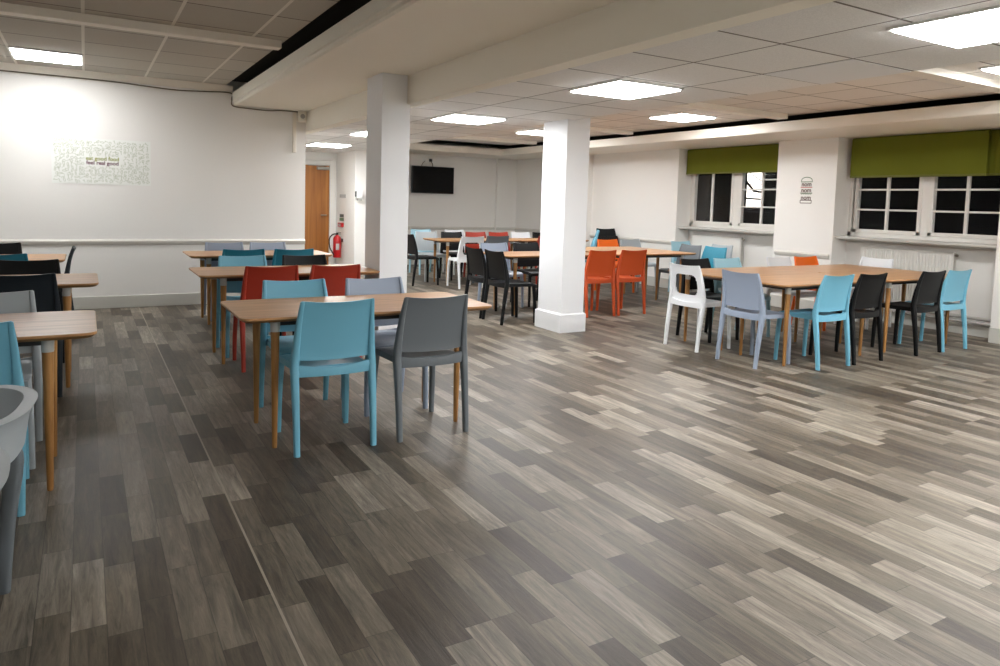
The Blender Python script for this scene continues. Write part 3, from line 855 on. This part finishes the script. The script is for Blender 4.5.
for s, z in (('nom', 0.262), ('nom', 0.182), ('nom', 0.083)):
    text_obj('brown_lettering', s, M['brownp'], t, 0.085, (-0.003, 0, z), (0, -1, 0), (0, 0, 1), 0.0016, 0.0006)

# television
t = thing('television', 'black flat television mounted high on the far wall between the columns', 'television', (6.31, 13.69, 1.49))
obj('casing', box(-0.48, 0.48, -0.10, -0.045, 0, 0.56, 0.008), M['bezel'], t)
obj('screen', box(-0.465, 0.465, -0.103, -0.098, 0.018, 0.545), M['screen'], t)
obj('wall_bracket', bx(box(-0.12, 0.12, -0.045, 0.0, 0.12, 0.44), -0.05, 0.05, -0.05, -0.02, 0.1, 0.5), M['steel'], t)
t = thing('wall_socket', 'double white socket with a black plug above the television', 'socket', (6.20, 13.70, 2.13))
obj('face_plate', box(-0.11, 0.11, -0.02, 0, 0, 0.10, 0.006), M['white'], t)
obj('plug', box(0.04, 0.10, -0.06, -0.02, 0.02, 0.08, 0.008), M['black'], t)
b = nb(); tube(b, smooth_path([(0.07, -0.05, 0.03), (0.11, -0.05, -0.03), (0.12, -0.04, -0.09)], 4), 0.009, 6); tube(b, smooth_path([(-0.05, -0.02, 0.03), (-0.11, -0.04, -0.02), (-0.14, -0.04, -0.09)], 4), 0.006, 6)
obj('power_cable', b, M['cable'], t)

# fire extinguisher and the signs above it
t = thing('fire_extinguisher', 'red fire extinguisher with black hose on the wall beside the wooden door', 'extinguisher', (4.17, 13.28, 0.20))
b = nb(); tube(b, [(0, 0, 0.0), (0, 0, 0.012), (0, 0, 0.36), (0, 0, 0.395), (0, 0, 0.42), (0, 0, 0.435)], [0.066, 0.075, 0.075, 0.062, 0.035, 0.022], 20)
obj('cylinder', b, M['redmetal'], t, True)
obj('label', box(-0.045, 0.02, -0.0775, -0.068, 0.15, 0.27, 0.003), M['greysign'], t)
obj('valve_handle', bx(bx(box(-0.018, 0.018, -0.018, 0.018, 0.43, 0.47, 0.004), -0.012, 0.075, -0.009, 0.009, 0.470, 0.480), 0.0, 0.07, -0.008, 0.008, 0.446, 0.454), M['black'], t)
b = nb(); tube(b, smooth_path([(-0.015, 0, 0.452), (-0.09, -0.01, 0.44), (-0.155, -0.02, 0.36), (-0.15, -0.03, 0.20), (-0.10, -0.045, 0.10), (-0.075, -0.055, 0.05)], 5), 0.013, 8)
obj('hose', b, M['black'], t, True)
obj('bracket', box(0.05, 0.11, -0.02, 0.02, 0.30, 0.36), M['steel'], t)
tag(obj('door_notice', box(4.272, 4.28, 13.12, 13.48, 1.345, 1.41, 0.002), M['greysign']), 'narrow grey notice plate high on the wall above the fire extinguisher', 'sign')
t = thing('extinguisher_sign', 'small dark information sign over the red call point', 'sign', (4.28, 13.35, 0.90))
obj('upper_plate', box(-0.008, 0, -0.11, 0.11, 0.07, 0.13), M['darksign'], t); obj('lower_plate', box(-0.008, 0, -0.12, 0.12, 0.0, 0.06), M['greenp'], t)
t = thing('call_point', 'small square red fire call point above the extinguisher', 'call point', (4.28, 13.35, 0.785))
obj('housing', box(-0.045, 0, -0.12, 0.12, 0, 0.08, 0.006), M['redmetal'], t); obj('glass_plate', box(-0.048, -0.044, -0.06, 0.06, 0.02, 0.06), M['greysign'], t)
t = thing('dispenser', 'white wall dispenser with dark side beside the passage opening', 'dispenser', (4.33, 12.60, 1.30))
obj('cover', box(-0.045, 0.07, -0.10, 0, 0.04, 0.19, 0.012), M['white'], t); obj('dark_side', box(-0.052, -0.044, -0.08, -0.01, 0.07, 0.17), M['darksign'], t)
obj('spout', box(-0.02, 0.06, -0.08, -0.02, 0.0, 0.042, 0.006), M['greysign'], t)

# cable, conduit and box at the end of the back wall
t = thing('junction_box', 'small cream junction box where the beam meets the back wall', 'box', (2.42, 9.24, 2.34))
obj('box_body', box(-0.06, 0.04, -0.08, 0, -0.05, 0.085, 0.006), M['beam'], t); b = nb(); tube(b, [(-0.01, -0.082, 0.02), (-0.01, -0.09, 0.02)], 0.03, 12); obj('box_cap', b, M['pipe'], t, True)
tag(obj('conduit', box(2.30, 2.345, 9.215, 9.24, 1.90, 2.42, 0.004), M['cream']), 'short vertical cream conduit on the back wall below the beam', 'conduit')
b = nb()
pts = [(-3.9, 9.21, 2.578), (-1.5, 9.21, 2.572), (-0.75, 9.21, 2.574), (0.2, 9.21, 2.572), (0.62, 9.21, 2.556), (0.95, 9.21, 2.545), (1.25, 9.21, 2.56), (1.545, 9.21, 2.572), (1.562, 9.21, 2.50), (1.575, 9.21, 2.42), (1.75, 9.21, 2.405), (2.0, 9.21, 2.40), (2.15, 9.21, 2.415), (2.36, 9.21, 2.415)]
tube(b, smooth_path(pts, 4), 0.008, 6)
tag(obj('cable', b, M['cable'], None, True), 'dark cable running along the cornice to the junction box', 'cable')

# ------------------------------------------------------------------ camera, world, colour
f, cx, cy = 710.09, 497.28, 256.44
R = Vector((0.8650680013646264, -0.5008206253066907, 0.0289146032728501))
D = Vector((-0.012989765206992722, -0.07998183579173619, -0.9967116794455912))
Fw = Vector((0.501486409601375, 0.8618477865672101, -0.07569526916738414))
cam = bpy.data.cameras.new('camera'); co = bpy.data.objects.new('camera', cam); C.objects.link(co)
m = Matrix.Identity(4)
for i in range(3):
    m[i][0] = R[i]; m[i][1] = -D[i]; m[i][2] = -Fw[i]
m[2][3] = 1.34
co.matrix_world = m
cam.sensor_fit = 'HORIZONTAL'; cam.sensor_width = 36.0; cam.lens = f/1000*36
cam.shift_x = (500-cx)/1000; cam.shift_y = (cy-333)/1000
cam.clip_start = 0.02; cam.clip_end = 100
sc = bpy.context.scene
sc.camera = co
w = bpy.data.worlds.new('night'); sc.world = w; w.use_nodes = True
bg = w.node_tree.nodes['Background']; bg.inputs[0].default_value = (0.02, 0.022, 0.03, 1); bg.inputs[1].default_value = 0.3
sc.view_settings.view_transform = 'Standard'; sc.view_settings.look = 'None'
sc.view_settings.exposure = 1.6; sc.view_settings.gamma = 1.0; sc.view_settings.use_curve_mapping = False
sc.cycles.use_denoising = True
sc.cycles.max_bounces = 8
